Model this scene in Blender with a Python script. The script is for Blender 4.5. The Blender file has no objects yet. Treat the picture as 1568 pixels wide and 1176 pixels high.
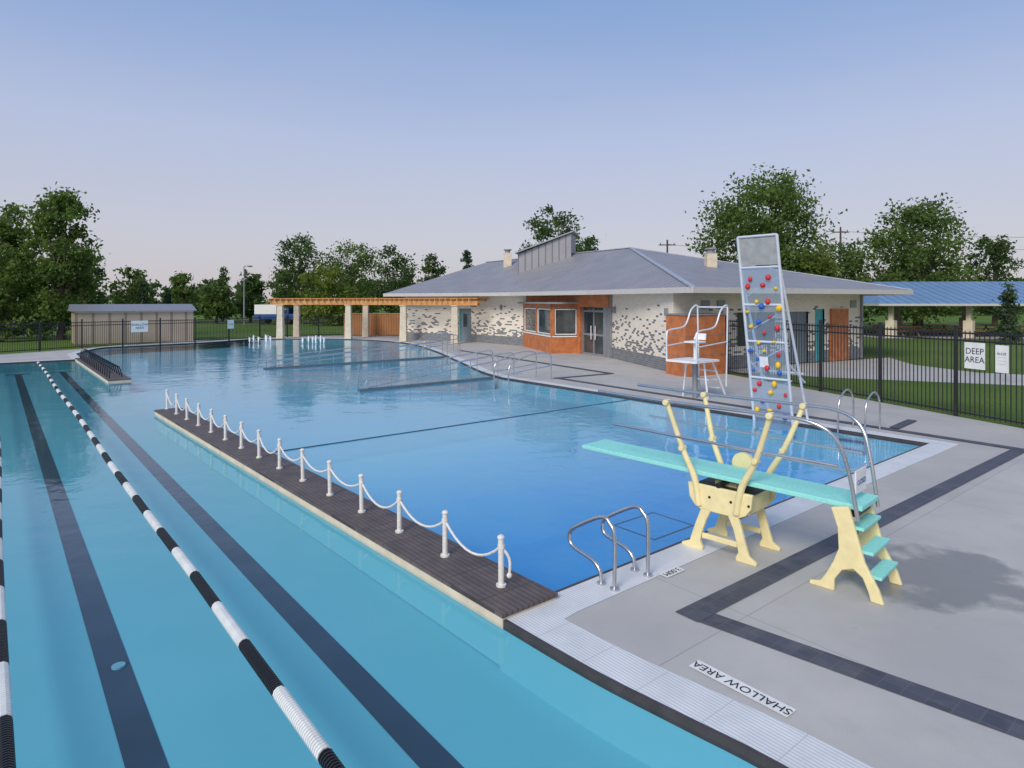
import bpy, bmesh, math, random
import numpy as np
from mathutils import Vector, Matrix
from mathutils.geometry import tessellate_polygon
random.seed(7)
rng = np.random.default_rng(5)
scene = bpy.context.scene
D1 = (-0.6295, 0.777); D2 = (0.777, 0.6295)
ANG = math.atan2(D1[1], D1[0])
def P(s, t, z=0.0):
    return Vector((s*D1[0]+t*D2[0], s*D1[1]+t*D2[1], z))

# ------------------------------------------------------------ materials
def newmat(name):
    m = bpy.data.materials.new(name); m.use_nodes = True
    nt = m.node_tree; b = nt.nodes['Principled BSDF']
    return m, nt, b
def mathn(nt, op, a, b=None, clamp=False):
    n = nt.nodes.new('ShaderNodeMath'); n.operation = op; n.use_clamp = clamp
    for i, x in enumerate((a, b)):
        if x is None: continue
        if isinstance(x, (int, float)): n.inputs[i].default_value = x
        else: nt.links.new(x, n.inputs[i])
    return n.outputs[0]
def mixc(nt, fac, a, b, mode='MIX'):
    n = nt.nodes.new('ShaderNodeMix'); n.data_type = 'RGBA'; n.blend_type = mode
    for sock, x in ((n.inputs[0], fac), (n.inputs[6], a), (n.inputs[7], b)):
        if isinstance(x, (int, float)): sock.default_value = x
        elif isinstance(x, (tuple, list)): sock.default_value = (*x[:3], 1)
        else: nt.links.new(x, sock)
    return n.outputs[2]
def noise(nt, scale, detail=4, coord=None, rough=0.55):
    n = nt.nodes.new('ShaderNodeTexNoise'); n.inputs['Scale'].default_value = scale
    n.inputs['Detail'].default_value = detail; n.inputs['Roughness'].default_value = rough
    if coord is None:
        g = nt.nodes.new('ShaderNodeNewGeometry'); coord = g.outputs['Position']
    nt.links.new(coord, n.inputs['Vector'])
    return n.outputs[0]
def remap(nt, x, a, b, c=0.0, d=1.0):
    n = nt.nodes.new('ShaderNodeMapRange'); nt.links.new(x, n.inputs[0])
    for i, v in enumerate((a, b, c, d)): n.inputs[i+1].default_value = v
    return n.outputs[0]
def bump(nt, b, h, strength=0.2, dist=0.02):
    n = nt.nodes.new('ShaderNodeBump'); n.inputs['Strength'].default_value = strength
    n.inputs['Distance'].default_value = dist
    nt.links.new(h, n.inputs['Height']); nt.links.new(n.outputs[0], b.inputs['Normal'])
def M(name, col, rough=0.6, metal=0.0, var=0.15, scale=6.0, bmp=0.0):
    m, nt, b = newmat(name)
    b.inputs['Roughness'].default_value = rough; b.inputs['Metallic'].default_value = metal
    nz = noise(nt, scale)
    dark = tuple(c*(1-var) for c in col); lite = tuple(min(1, c*(1+var)) for c in col)
    nt.links.new(mixc(nt, remap(nt, nz, 0.3, 0.7), dark, lite), b.inputs['Base Color'])
    if bmp > 0: bump(nt, b, noise(nt, scale*8), bmp)
    return m
def stcoord(nt):
    g = nt.nodes.new('ShaderNodeNewGeometry'); mp = nt.nodes.new('ShaderNodeMapping')
    mp.inputs['Rotation'].default_value = (0, 0, -ANG)
    nt.links.new(g.outputs['Position'], mp.inputs['Vector'])
    return mp.outputs[0]   # x = s, y = -t

steel = M('stainless_steel', (0.60, 0.60, 0.61), 0.26, 0.9, 0.08)
alu = M('brushed_aluminium', (0.78, 0.80, 0.83), 0.45, 0.4, 0.05)
whitep = M('white_paint', (0.80, 0.80, 0.77), 0.5, 0, 0.08)
blackp = M('black_paint', (0.014, 0.014, 0.016), 0.4, 0, 0.2)
cream = M('cream_powder_coat', (0.84, 0.72, 0.38), 0.5, 0, 0.08, 9, 0.08)
aqua = M('aqua_board_grip', (0.30, 0.76, 0.69), 0.7, 0, 0.08, 30, 0.2)
creamcol = M('cream_concrete', (0.66, 0.57, 0.43), 0.8, 0, 0.12, 4, 0.1)
orange = M('orange_wood_panel', (0.50, 0.165, 0.055), 0.55, 0, 0.25, 3, 0.05)
wood = M('cedar_wood', (0.60, 0.28, 0.09), 0.6, 0, 0.25, 5, 0.1)
greym = M('grey_metal', (0.28, 0.29, 0.31), 0.45, 0.3, 0.1)
teal = M('teal_panel', (0.07, 0.38, 0.41), 0.5, 0, 0.1)
slate = M('slate_door', (0.16, 0.20, 0.23), 0.5, 0, 0.1)
fascia = M('fascia_metal', (0.55, 0.52, 0.49), 0.5, 0, 0.05)
soffit = M('soffit', (0.60, 0.56, 0.52), 0.7, 0, 0.06)
bark = M('bark', (0.085, 0.065, 0.05), 0.9, 0, 0.3, 8, 0.4)
postrope = M('post_rope', (0.76, 0.73, 0.67), 0.7, 0, 0.12, 40, 0.2)
cable = M('dark_cable', (0.05, 0.09, 0.13), 0.6)
red = M('hold_red', (0.65, 0.03, 0.03), 0.5); yel = M('hold_yellow', (0.8, 0.52, 0.03), 0.5); blu = M('hold_blue', (0.03, 0.12, 0.5), 0.5)
jetm = M('water_foam', (0.85, 0.88, 0.9), 0.4)
truckb = M('truck_blue', (0.03, 0.08, 0.25), 0.35, 0, .05); rubber = M('rubber', (0.02, 0.02, 0.02), 0.8)

def glassmat():
    m, nt, b = newmat('window_glass')
    nt.links.new(mixc(nt, remap(nt, noise(nt, .9), .4, .6), (0.02, 0.035, 0.045), (0.08, 0.09, 0.095)), b.inputs['Base Color'])
    b.inputs['Roughness'].default_value = 0.05
    b.inputs['Specular IOR Level'].default_value = 0.9
    return m
glass = glassmat()
def polycarb():
    m, nt, b = newmat('clear_polycarbonate')
    tr = nt.nodes.new('ShaderNodeBsdfTransparent'); tr.inputs[0].default_value = (0.90, 0.95, 0.98, 1)
    b.inputs['Base Color'].default_value = (0.6, 0.7, 0.8, 1); b.inputs['Roughness'].default_value = 0.08
    mx = nt.nodes.new('ShaderNodeMixShader'); mx.inputs[0].default_value = 0.17
    nt.links.new(tr.outputs[0], mx.inputs[1]); nt.links.new(b.outputs[0], mx.inputs[2])
    nt.links.new(mx.outputs[0], nt.nodes['Material Output'].inputs[0])
    return m
pc = polycarb()

def deckmat():
    m, nt, b = newmat('deck_concrete')
    c = stcoord(nt)
    br = nt.nodes.new('ShaderNodeTexBrick'); nt.links.new(c, br.inputs['Vector'])
    br.offset = 0.0
    br.inputs['Scale'].default_value = 1.0; br.inputs['Brick Width'].default_value = 3.1; br.inputs['Row Height'].default_value = 2.6
    br.inputs['Mortar Size'].default_value = 0.005; br.inputs['Mortar Smooth'].default_value = 0.1
    br.inputs['Color1'].default_value = (0.50, 0.48, 0.455, 1); br.inputs['Color2'].default_value = (0.54, 0.52, 0.49, 1)
    br.inputs['Mortar'].default_value = (0.36, 0.34, 0.32, 1)
    n1 = noise(nt, 0.7, 6); n2 = noise(nt, 7, 8, None, .7); n3 = noise(nt, 120, 3); n4 = noise(nt, 2.3, 6, None, .65); n5 = noise(nt, 0.35, 3)
    k = mixc(nt, remap(nt, n1, 0.35, 0.7), (0.86, 0.86, 0.87), (1.05, 1.04, 1.02))
    col = mixc(nt, 1.0, br.outputs[0], k, 'MULTIPLY')
    col = mixc(nt, remap(nt, n4, 0.5, 0.75, 0, 0.3), col, (0.38, 0.36, 0.34))
    col = mixc(nt, remap(nt, n5, 0.52, 0.68, 0, 0.22), col, (0.36, 0.345, 0.33))
    col = mixc(nt, remap(nt, n2, 0.62, 0.75, 0, 0.35), col, (0.30, 0.28, 0.26))
    col = mixc(nt, remap(nt, n3, 0.3, 0.7, 0, 0.18), col, (0.25, 0.25, 0.25))
    g = nt.nodes.new('ShaderNodeNewGeometry')
    vm = nt.nodes.new('ShaderNodeVectorMath'); vm.operation = 'DISTANCE'
    mp = nt.nodes.new('ShaderNodeMapping'); mp.inputs['Scale'].default_value = (0.8, 1.0, 1)
    nt.links.new(g.outputs['Position'], mp.inputs['Vector'])
    nt.links.new(mp.outputs[0], vm.inputs[0]); vm.inputs[1].default_value = (4.4*0.8, 6.55, 0)
    wobble = noise(nt, 1.8, 5)
    d = mathn(nt, 'ADD', vm.outputs['Value'], mathn(nt, 'MULTIPLY', mathn(nt, 'SUBTRACT', wobble, 0.5), 1.8))
    wet = remap(nt, d, 0.56, 0.84, 1.0, 0.0)
    col = mixc(nt, mathn(nt, 'MULTIPLY', wet, 0.72), col, (0.16, 0.15, 0.135))
    nt.links.new(col, b.inputs['Base Color'])
    nt.links.new(remap(nt, wet, 0, 1, 0.85, 0.3), b.inputs['Roughness'])
    bump(nt, b, n3, 0.12, 0.01)
    return m
deckm = deckmat()
def grassmat():
    m, nt, b = newmat('grass')
    n1 = noise(nt, 0.15, 5); n2 = noise(nt, 9, 6, None, .7); n3 = noise(nt, 60, 3)
    c = mixc(nt, remap(nt, n1, .35, .65), (0.10, 0.175, 0.03), (0.16, 0.225, 0.055))
    c = mixc(nt, remap(nt, n2, .4, .7), c, (0.07, 0.13, 0.025))
    c = mixc(nt, remap(nt, n3, .5, .75, 0, .5), c, (0.21, 0.27, 0.09))
    nt.links.new(c, b.inputs['Base Color']); b.inputs['Roughness'].default_value = 0.95
    b.inputs['Specular IOR Level'].default_value = 0.1
    bump(nt, b, n3, 0.6, 0.05); return m
grassm = grassmat()
def copingmat():
    m, nt, b = newmat('white_grating')
    c = stcoord(nt); sp = nt.nodes.new('ShaderNodeSeparateXYZ'); nt.links.new(c, sp.inputs[0])
    fy = mathn(nt, 'FRACT', mathn(nt, 'MULTIPLY', sp.outputs[1], 32.0))
    fx = mathn(nt, 'FRACT', mathn(nt, 'MULTIPLY', sp.outputs[0], 2.0))
    ln = mathn(nt, 'MAXIMUM', mathn(nt, 'MULTIPLY', mathn(nt, 'LESS_THAN', fy, 0.28), .5), mathn(nt, 'MULTIPLY', mathn(nt, 'LESS_THAN', fx, 0.015), .5))
    base = mixc(nt, remap(nt, noise(nt, 3), .3, .7), (0.68, 0.68, 0.68), (0.80, 0.80, 0.80))
    nt.links.new(mixc(nt, ln, base, (0.30, 0.33, 0.36)), b.inputs['Base Color'])
    b.inputs['Roughness'].default_value = 0.5; return m
coping = copingmat()
def bandmat():
    m, nt, b = newmat('dark_tile_band')
    br = nt.nodes.new('ShaderNodeTexBrick'); nt.links.new(stcoord(nt), br.inputs['Vector']); br.offset = 0
    br.inputs['Scale'].default_value = 1; br.inputs['Brick Width'].default_value = .15; br.inputs['Row Height'].default_value = .15
    br.inputs['Mortar Size'].default_value = .004
    br.inputs['Color1'].default_value = (0.062, 0.066, 0.088, 1); br.inputs['Color2'].default_value = (0.085, 0.09, 0.115, 1)
    br.inputs['Mortar'].default_value = (0.11, 0.11, 0.12, 1)
    c = mixc(nt, remap(nt, noise(nt, 4, 6), .5, .75, 0, .45), br.outputs[0], (.17, .17, .17))
    nt.links.new(c, b.inputs['Base Color']); b.inputs['Roughness'].default_value = .6; return m
bandm = bandmat()
nosing = M('dark_pool_nosing', (0.06, 0.05, 0.05), 0.5, 0, .2)
def floormat():
    m, nt, b = newmat('pool_floor_paint_depth_tint')
    g = nt.nodes.new('ShaderNodeNewGeometry'); sp = nt.nodes.new('ShaderNodeSeparateXYZ'); nt.links.new(g.outputs['Position'], sp.inputs[0])
    s2 = nt.nodes.new('ShaderNodeSeparateXYZ'); nt.links.new(stcoord(nt), s2.inputs[0])
    t = mathn(nt, 'MULTIPLY', s2.outputs[1], -1.0)
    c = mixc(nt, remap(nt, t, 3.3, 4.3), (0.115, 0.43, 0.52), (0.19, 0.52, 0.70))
    c = mixc(nt, remap(nt, sp.outputs[2], -0.42, -1.5), c, (0.018, 0.27, 0.66))  # bluer with depth: light absorbed by deep water, put into the floor colour
    c = mixc(nt, remap(nt, noise(nt, 0.6, 4), .3, .7, 0, .22), c, (0.20, 0.50, 0.58))
    nt.links.new(c, b.inputs['Base Color']); b.inputs['Roughness'].default_value = .8; return m
floorm = floormat()
linem = M('lane_marking_tile', (0.022, 0.05, 0.085), 0.6, 0, .15, 2)
def watermat():
    m = bpy.data.materials.new('pool_water'); m.use_nodes = True; nt = m.node_tree
    nt.nodes.remove(nt.nodes['Principled BSDF'])
    tr = nt.nodes.new('ShaderNodeBsdfTransparent'); tr.inputs[0].default_value = (0.94, 0.99, 1, 1)
    gl = nt.nodes.new('ShaderNodeBsdfGlossy'); gl.inputs['Roughness'].default_value = 0.05
    mx = nt.nodes.new('ShaderNodeMixShader')
    n1 = noise(nt, 2.2, 3); n2 = noise(nt, 0.5, 2); n3 = noise(nt, .12, 2)
    h = mathn(nt, 'ADD', n1, mathn(nt, 'MULTIPLY', n2, 2.0))
    bp = nt.nodes.new('ShaderNodeBump'); bp.inputs['Distance'].default_value = 0.03
    nt.links.new(remap(nt, n3, .35, .65, .12, .42), bp.inputs['Strength'])
    nt.links.new(h, bp.inputs['Height'])
    nt.links.new(bp.outputs[0], gl.inputs['Normal'])
    g = nt.nodes.new('ShaderNodeNewGeometry'); dt = nt.nodes.new('ShaderNodeVectorMath'); dt.operation = 'DOT_PRODUCT'
    nt.links.new(g.outputs['Incoming'], dt.inputs[0]); nt.links.new(bp.outputs[0], dt.inputs[1])
    cth = mathn(nt, 'ABSOLUTE', dt.outputs['Value'])
    f = mathn(nt, 'POWER', mathn(nt, 'SUBTRACT', 1.0, cth, True), 5.0)      # Schlick, same from above and below
    fr = mathn(nt, 'ADD', mathn(nt, 'MULTIPLY', f, 0.98), 0.02, True)
    nt.links.new(fr, mx.inputs[0]); nt.links.new(tr.outputs[0], mx.inputs[1]); nt.links.new(gl.outputs[0], mx.inputs[2])
    nt.links.new(mx.outputs[0], nt.nodes['Material Output'].inputs[0]); return m
waterm = watermat()
def brickmat():
    m, nt, b = newmat('white_brick_with_dark_flecks')
    uv = nt.nodes.new('ShaderNodeUVMap')
    BW, BH = 0.24, 0.088
    def brick(c1, c2, mo, ms):
        br = nt.nodes.new('ShaderNodeTexBrick'); nt.links.new(uv.outputs[0], br.inputs['Vector'])
        br.inputs['Scale'].default_value = 1; br.inputs['Brick Width'].default_value = BW; br.inputs['Row Height'].default_value = BH
        br.inputs['Mortar Size'].default_value = ms
        br.inputs['Color1'].default_value = (*c1, 1); br.inputs['Color2'].default_value = (*c2, 1); br.inputs['Mortar'].default_value = (*mo, 1)
        return br.outputs[0]
    rnd = brick((0, 0, 0), (1, 1, 1), (1, 1, 1), 0.005)
    sp = nt.nodes.new('ShaderNodeSeparateXYZ'); nt.links.new(uv.outputs[0], sp.inputs[0])
    v = sp.outputs[1]
    thr = nt.nodes.new('ShaderNodeValToRGB'); cr = thr.color_ramp
    nt.links.new(mathn(nt, 'DIVIDE', v, 3.2), thr.inputs[0])
    cr.elements[0].position = 0.0; cr.elements[0].color = (1.01,)*3+(1,)
    cr.elements[1].position = 1.0; cr.elements[1].color = (0,)*3+(1,)
    for p, q in ((0.165, 1.01), (0.17, 0.48), (0.30, 0.34), (0.48, 0.22), (0.66, 0.13), (0.80, 0.05), (.84, 0)):
        e = cr.elements.new(p); e.color = (q, q, q, 1)
    mask = mathn(nt, 'LESS_THAN', rnd, thr.outputs[0])
    white = brick((0.76, 0.69, 0.57), (0.84, 0.77, 0.65), (0.64, 0.58, 0.50), 0.005)
    dark = brick((0.13, 0.14, 0.155), (0.20, 0.215, 0.23), (0.30, 0.30, 0.30), 0.008)
    nt.links.new(mixc(nt, mask, white, dark), b.inputs['Base Color'])
    b.inputs['Roughness'].default_value = .75; return m
brickm = brickmat()
def roofmat(name, col, pitch):
    m, nt, b = newmat(name)
    uv = nt.nodes.new('ShaderNodeUVMap'); sp = nt.nodes.new('ShaderNodeSeparateXYZ'); nt.links.new(uv.outputs[0], sp.inputs[0])
    f = mathn(nt, 'FRACT', mathn(nt, 'DIVIDE', sp.outputs[0], pitch))
    rib = mathn(nt, 'LESS_THAN', f, 0.17)
    c = mixc(nt, remap(nt, noise(nt, .8), .3, .7), tuple(x*.9 for x in col), tuple(x*1.1 for x in col))
    c = mixc(nt, mathn(nt, 'MULTIPLY', rib, 0.7), c, tuple(x*.35 for x in col))
    nt.links.new(c, b.inputs['Base Color']); b.inputs['Roughness'].default_value = .5; b.inputs['Metallic'].default_value = .15
    bump(nt, b, rib, 0.5, 0.03); return m
roofm = roofmat('standing_seam_roof', (0.32, 0.31, 0.325), 0.46)
roofblue = roofmat('blue_metal_roof', (0.17, 0.29, 0.46), 0.7)
shedm = roofmat('shed_siding', (0.46, 0.38, 0.29), 0.9)
slatm = roofmat('cedar_slats', (0.44, 0.19, 0.07), 0.2)

# ------------------------------------------------------------ mesh builder
class MB:
    def __init__(s): s.v = []; s.f = []; s.m = []
    def add(s, vs, fs, mi=0):
        o = len(s.v); s.v += [tuple(v) for v in vs]
        for f in fs: s.f.append(tuple(i+o for i in f)); s.m.append(mi)
    def hexa(s, p, mi=0):
        s.add(p, [(3, 2, 1, 0), (4, 5, 6, 7), (0, 1, 5, 4), (1, 2, 6, 5), (2, 3, 7, 6), (3, 0, 4, 7)], mi)
    def bst(s, s0, s1, t0, t1, z0, z1, mi=0):
        s.hexa([P(s0, t0, z0), P(s1, t0, z0), P(s1, t1, z0), P(s0, t1, z0), P(s0, t0, z1), P(s1, t0, z1), P(s1, t1, z1), P(s0, t1, z1)], mi)
    def beam(s, a, b, w, h, mi=0):
        a = Vector(a); b = Vector(b); d = (b-a).normalized()
        up = Vector((0, 0, 1)) if abs(d.z) < .95 else Vector((D1[0], D1[1], 0))
        x = d.cross(up).normalized(); y = x.cross(d).normalized()
        x *= w/2; y *= h/2
        s.hexa([a-x-y, a+x-y, b+x-y, b-x-y, a-x+y, a+x+y, b+x+y, b-x+y], mi)
    def wallbox(s, a, b, z0, z1, th=0.1, mi=0, out=0.0):
        a = Vector((a[0], a[1], 0)); b = Vector((b[0], b[1], 0)); d = (b-a).normalized(); n = Vector((d.y, -d.x, 0))
        a = a+n*out; b = b+n*out
        q = [a+n*th/2, b+n*th/2, b-n*th/2, a-n*th/2]
        s.hexa([v+Vector((0, 0, z0)) for v in q]+[v+Vector((0, 0, z1)) for v in q], mi)
    def tube(s, pts, r, n=8, mi=0, rads=None):
        pts = [Vector(p) for p in pts]; k = len(pts)
        T = [(pts[min(i+1, k-1)]-pts[max(i-1, 0)]).normalized() for i in range(k)]
        up = Vector((0, 0, 1)) if abs(T[0].z) < .9 else Vector((1, 0, 0))
        x = T[0].cross(up).normalized(); vs = []
        for i in range(k):
            x = (x-T[i]*x.dot(T[i])).normalized(); y = T[i].cross(x)
            rr = rads[i] if rads else r
            for j in range(n):
                a = 2*math.pi*j/n; vs.append(pts[i]+(x*math.cos(a)+y*math.sin(a))*rr)
        fs = [(i*n+j, i*n+(j+1) % n, (i+1)*n+(j+1) % n, (i+1)*n+j) for i in range(k-1) for j in range(n)]
        fs += [tuple(range(n-1, -1, -1)), tuple((k-1)*n+j for j in range(n))]
        s.add(vs, fs, mi)
    def prism(s, poly, off, mi=0):
        k = len(poly); off = Vector(off); vs = [Vector(p) for p in poly]+[Vector(p)+off for p in poly]
        fs = [tuple(range(k)), tuple(range(2*k-1, k-1, -1))]+[(i, (i+1) % k, k+(i+1) % k, k+i) for i in range(k)]
        s.add(vs, fs, mi)
    def ball(s, c, r, mi=0, sc=(1, 1, 1), n=8, m=5):
        vs = []; c = Vector(c)
        for i in range(1, m):
            a = math.pi*i/m
            for j in range(n):
                b = 2*math.pi*j/n
                vs.append(c+Vector((math.sin(a)*math.cos(b)*sc[0], math.sin(a)*math.sin(b)*sc[1], math.cos(a)*sc[2]))*r)
        vs += [c+Vector((0, 0, r*sc[2])), c-Vector((0, 0, r*sc[2]))]
        o = (m-1)*n
        fs = [(i*n+j, i*n+(j+1) % n, (i+1)*n+(j+1) % n, (i+1)*n+j) for i in range(m-2) for j in range(n)]
        fs += [(o, (j+1) % n, j) for j in range(n)]+[(o+1, (m-2)*n+j, (m-2)*n+(j+1) % n) for j in range(n)]
        s.add(vs, fs, mi)
    def build(s, name, mats, parent=None, bevel=0, smooth=False, recalc=True):
        me = bpy.data.meshes.new(name); me.from_pydata(s.v, [], s.f)
        for mm in (mats if isinstance(mats, (list, tuple)) else [mats]): me.materials.append(mm)
        me.polygons.foreach_set('material_index', s.m)
        if recalc:
            bm = bmesh.new(); bm.from_mesh(me); bmesh.ops.recalc_face_normals(bm, faces=bm.faces); bm.to_mesh(me); bm.free()
        if smooth:
            me.polygons.foreach_set('use_smooth', [True]*len(me.polygons))
            try: me.set_sharp_from_angle(angle=math.radians(40))
            except Exception: pass
        ob = bpy.data.objects.new(name, me); scene.collection.objects.link(ob)
        if parent: ob.parent = parent
        if bevel:
            b = ob.modifiers.new('bevel', 'BEVEL'); b.width = bevel; b.segments = 2; b.limit_method = 'ANGLE'
        return ob
def empty(name):
    e = bpy.data.objects.new(name, None); scene.collection.objects.link(e); e.empty_display_size = .2; return e
def cr(pts, k=6):
    pts = [Vector(p) for p in pts]; q = [pts[0]]+pts+[pts[-1]]; out = []
    for i in range(1, len(q)-2):
        a, b, c, d = q[i-1:i+3]
        for j in range(k):
            t = j/k
            out.append(0.5*((2*b)+(c-a)*t+(2*a-5*b+4*c-d)*t*t+(3*b-a-3*c+d)*t**3))
    out.append(pts[-1]); return out
def sheet(name, loops, z, mat, parent=None):
    loops = [[Vector((p[0], p[1], 0)) for p in l] for l in loops]
    tris = tessellate_polygon(loops); vs = [v for l in loops for v in l]; fs = []
    for t in tris:
        a, b, c = (vs[i] for i in t)
        if (b-a).cross(c-a).z < 0: t = (t[0], t[2], t[1])
        fs.append(tuple(t))
    me = bpy.data.meshes.new(name); me.from_pydata([(v.x, v.y, z) for v in vs], [], fs); me.materials.append(mat)
    ob = bpy.data.objects.new(name, me); scene.collection.objects.link(ob)
    if parent: ob.parent = parent
    return ob
def ST(l): return [tuple(P(*p))[:2] for p in l]
def offset(poly, d):
    k = len(poly); area = sum(poly[i][0]*poly[(i+1) % k][1]-poly[(i+1) % k][0]*poly[i][1] for i in range(k))
    sg = 1 if area > 0 else -1; out = []
    for i in range(k):
        p0, p1, p2 = Vector(poly[i-1]), Vector(poly[i]), Vector(poly[(i+1) % k])
        a = (p1-p0).normalized(); b = (p2-p1).normalized()
        n1 = Vector((a.y, -a.x))*sg; n2 = Vector((b.y, -b.x))*sg
        n = (n1+n2).normalized(); out.append(tuple(p1+n*d/max(.45, n.dot(n1))))
    return out
def text(name, body, size, loc, xdir, ydir, mat, parent):
    c = bpy.data.curves.new(name, 'FONT'); c.body = body; c.size = size; c.align_x = 'CENTER'; c.align_y = 'CENTER'; c.extrude = 0.0005
    c.materials.append(mat); ob = bpy.data.objects.new(name, c); scene.collection.objects.link(ob)
    x = Vector(xdir).normalized(); y = Vector(ydir).normalized(); zz = x.cross(y)
    m = Matrix((x, y, zz)).transposed().to_4x4(); m.translation = Vector(loc); ob.matrix_world = m
    if parent: ob.parent = parent
    return ob

# ------------------------------------------------------------ pool, deck, ground
WZ = -0.045
smooth_far = [tuple(v)[:2] for v in cr([(18.3, 14.35, 0), (20.5, 15.0, 0), (24.8, 16.8, 0), (31, 19.3, 0), (37.2, 21.1, 0), (43, 20.3, 0), (46.8, 16.6, 0), (48.2, 11.1, 0), (45.3, 5.4, 0), (40.5, 3.4, 0)], 5)]
near = [tuple(v)[:2] for v in cr([(0.6, 3.70, 0), (1.98, 3.66, 0), (2.6, 3.59, 0), (3.38, 3.50, 0), (4.44, 3.46, 0)], 4)]
outline = [(0.6, -6)]+near+[(4.52, 4.05), (4.62, 14.2)]+smooth_far+[(36.6, 3.3), (36.6, -6)]
W = ST(outline)
E1 = offset(W, 0.035); E2 = offset(W, 0.42)
deck_out = [(13.6, -9), (12.6, 8), (11.2, 13.9), (9.5, 19.7), (8.1, 24.6), (14, 40), (0, 52), (-13, 51.5), (-17.5, 49.6), (-20.6, 42.3), (-24.8, 37.6), (-26.6, 33), (-33, 20), (-33, -9)]
sheet('ground', [[(-900, -300), (900, -300), (900, 1500), (-900, 1500)], offset(W, 0.8)], -0.03, grassm)
sheet('pool_deck', [deck_out, E2], 0.0, deckm)
sheet('pool_coping_grating', [E2, E1], 0.004, coping)
sheet('pool_edge_nosing', [E1, W], 0.006, nosing)
mb = MB()
k = len(W)
for i in range(k):
    a = W[i]; b = W[(i+1) % k]
    mb.add([(a[0], a[1], -0.075), (b[0], b[1], -0.075), (b[0], b[1], 0.006), (a[0], a[1], 0.006)], [(0, 1, 2, 3)], 1)
    mb.add([(a[0], a[1], -0.5), (b[0], b[1], -0.5), (b[0], b[1], -0.075), (a[0], a[1], -0.075)], [(0, 1, 2, 3)], 0)
FZ = -0.45; DZ = -1.5
dp = [(4.52, 4.05), (4.62, 14.2), (8.6, 14.2), (8.6, 4.05), (12.1, 4.05), (12.1, 14.25)]
a, b, c, d, e, f = dp
mb.add([P(*a, DZ), P(*b, DZ), P(*c, DZ), P(*d, DZ), P(*e, FZ), P(*f, FZ)], [(0, 1, 2, 3), (3, 2, 5, 4)], 0)
mb.add([P(*a, DZ), P(*b, DZ), P(*b, FZ), P(*a, FZ)], [(0, 1, 2, 3)], 0)
mb.add([P(*b, DZ), P(*c, DZ), P(*f, FZ), P(*b, FZ)], [(0, 1, 2, 3)], 0)
mb.add([P(*a, DZ), P(*d, DZ), P(*e, FZ), P(*a, FZ)], [(0, 1, 2, 3)], 0)
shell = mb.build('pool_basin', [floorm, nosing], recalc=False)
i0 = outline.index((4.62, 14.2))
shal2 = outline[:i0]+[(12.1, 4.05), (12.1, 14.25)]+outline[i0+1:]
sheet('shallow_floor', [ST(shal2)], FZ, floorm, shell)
mb = MB()
def strip(mb, s0, s1, t0, t1, z, mi=0): mb.add([P(s0, t0, z), P(s0, t1, z), P(s1, t1, z), P(s1, t0, z)], [(0, 1, 2, 3)], mi)
for tc in (2.42, 0.83, -0.76, -2.35, -3.95):
    strip(mb, 1.5, 35.3, tc-.12, tc+.12, FZ+.004); strip(mb, 35.3, 35.55, tc-.45, tc+.45, FZ+.004)
x0, x1, y0, y1 = 7.3, 8.3, 9.2, 10.4
for q in ((x0, x1, y0, y0+.04), (x0, x1, y1-.04, y1), (x0, x0+.04, y0+.04, y1-.04), (x1-.04, x1, y0+.04, y1-.04)): strip(mb, *q, DZ+.004)
mb.build('lane_markings', linem, shell, recalc=False)
sheet('pool_water', [W], WZ, waterm)
mb = MB()
mb.tube([P(6.6, .86, FZ), P(6.6, .86, FZ+.02)], .055, 16)
mb.build('pool_floor_drain', M('drain_cover', (.16, .40, .50), .6))

mb = MB()
def band(p, q, w, z=0.0045):
    a = P(*p); b = P(*q); d = (b-a).normalized(); n = Vector((-d.y, d.x, 0))*w/2
    mb.add([a-n+Vector((0, 0, z)), b-n+Vector((0, 0, z)), b+n+Vector((0, 0, z)), a+n+Vector((0, 0, z))], [(0, 1, 2, 3)])
band((-2.5, 5.75), (3.42, 4.87), .24)
band((3.42, 4.75), (3.32, 14.95), .24, .0085)
band((3.2, 14.95), (16.9, 15.75), .24, .0125)
band((16.85, 15.6), (16.6, 18.3), .22, .0165)
band((16.5, 18.3), (29.5, 20.2), .22, .0205)
band((5.6, 15.25), (5.7, 16.6), .2, .0245)
mb.build('deck_tile_band', bandm, recalc=False)
sheet('concrete_path', [[(9.6, 24.8), (11.6, 23.4), (15.5, 21.8), (24, 18.2), (40, 13), (40, 15.5), (25, 21), (18.2, 25.0), (17.6, 28), (18.6, 31.6), (6.5, 25.2)]], -0.02, deckm)
sheet('park_road', [[(-200, 92), (-10, 78), (90, 66), (90, 70), (-10, 83), (-200, 99)]], -0.02, M('asphalt', (0.10, 0.10, 0.10), .9))

def decal(name, body, s_, t_, w, h, xd, yd, size):
    c = P(s_, t_, .009); x = Vector((*xd, 0)).normalized()*w/2; y = Vector((*yd, 0)).normalized()*h/2
    mb = MB(); mb.add([c-x-y, c+x-y, c+x+y, c-x+y], [(0, 1, 2, 3)])
    ob = mb.build(name, whitep, recalc=False); text('lettering', body, size, c+Vector((0, 0, .003)), x, y, blackp, ob)
decal('shallow_area_marker', 'SHALLOW AREA', 2.56, 4.19, .78, .13, D1, (-D2[0], -D2[1]), .105)
decal('depth_marker', '3.00M', 4.08, 5.42, .30, .12, (-D2[0], -D2[1]), (-D1[0], -D1[1]), .10)

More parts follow.
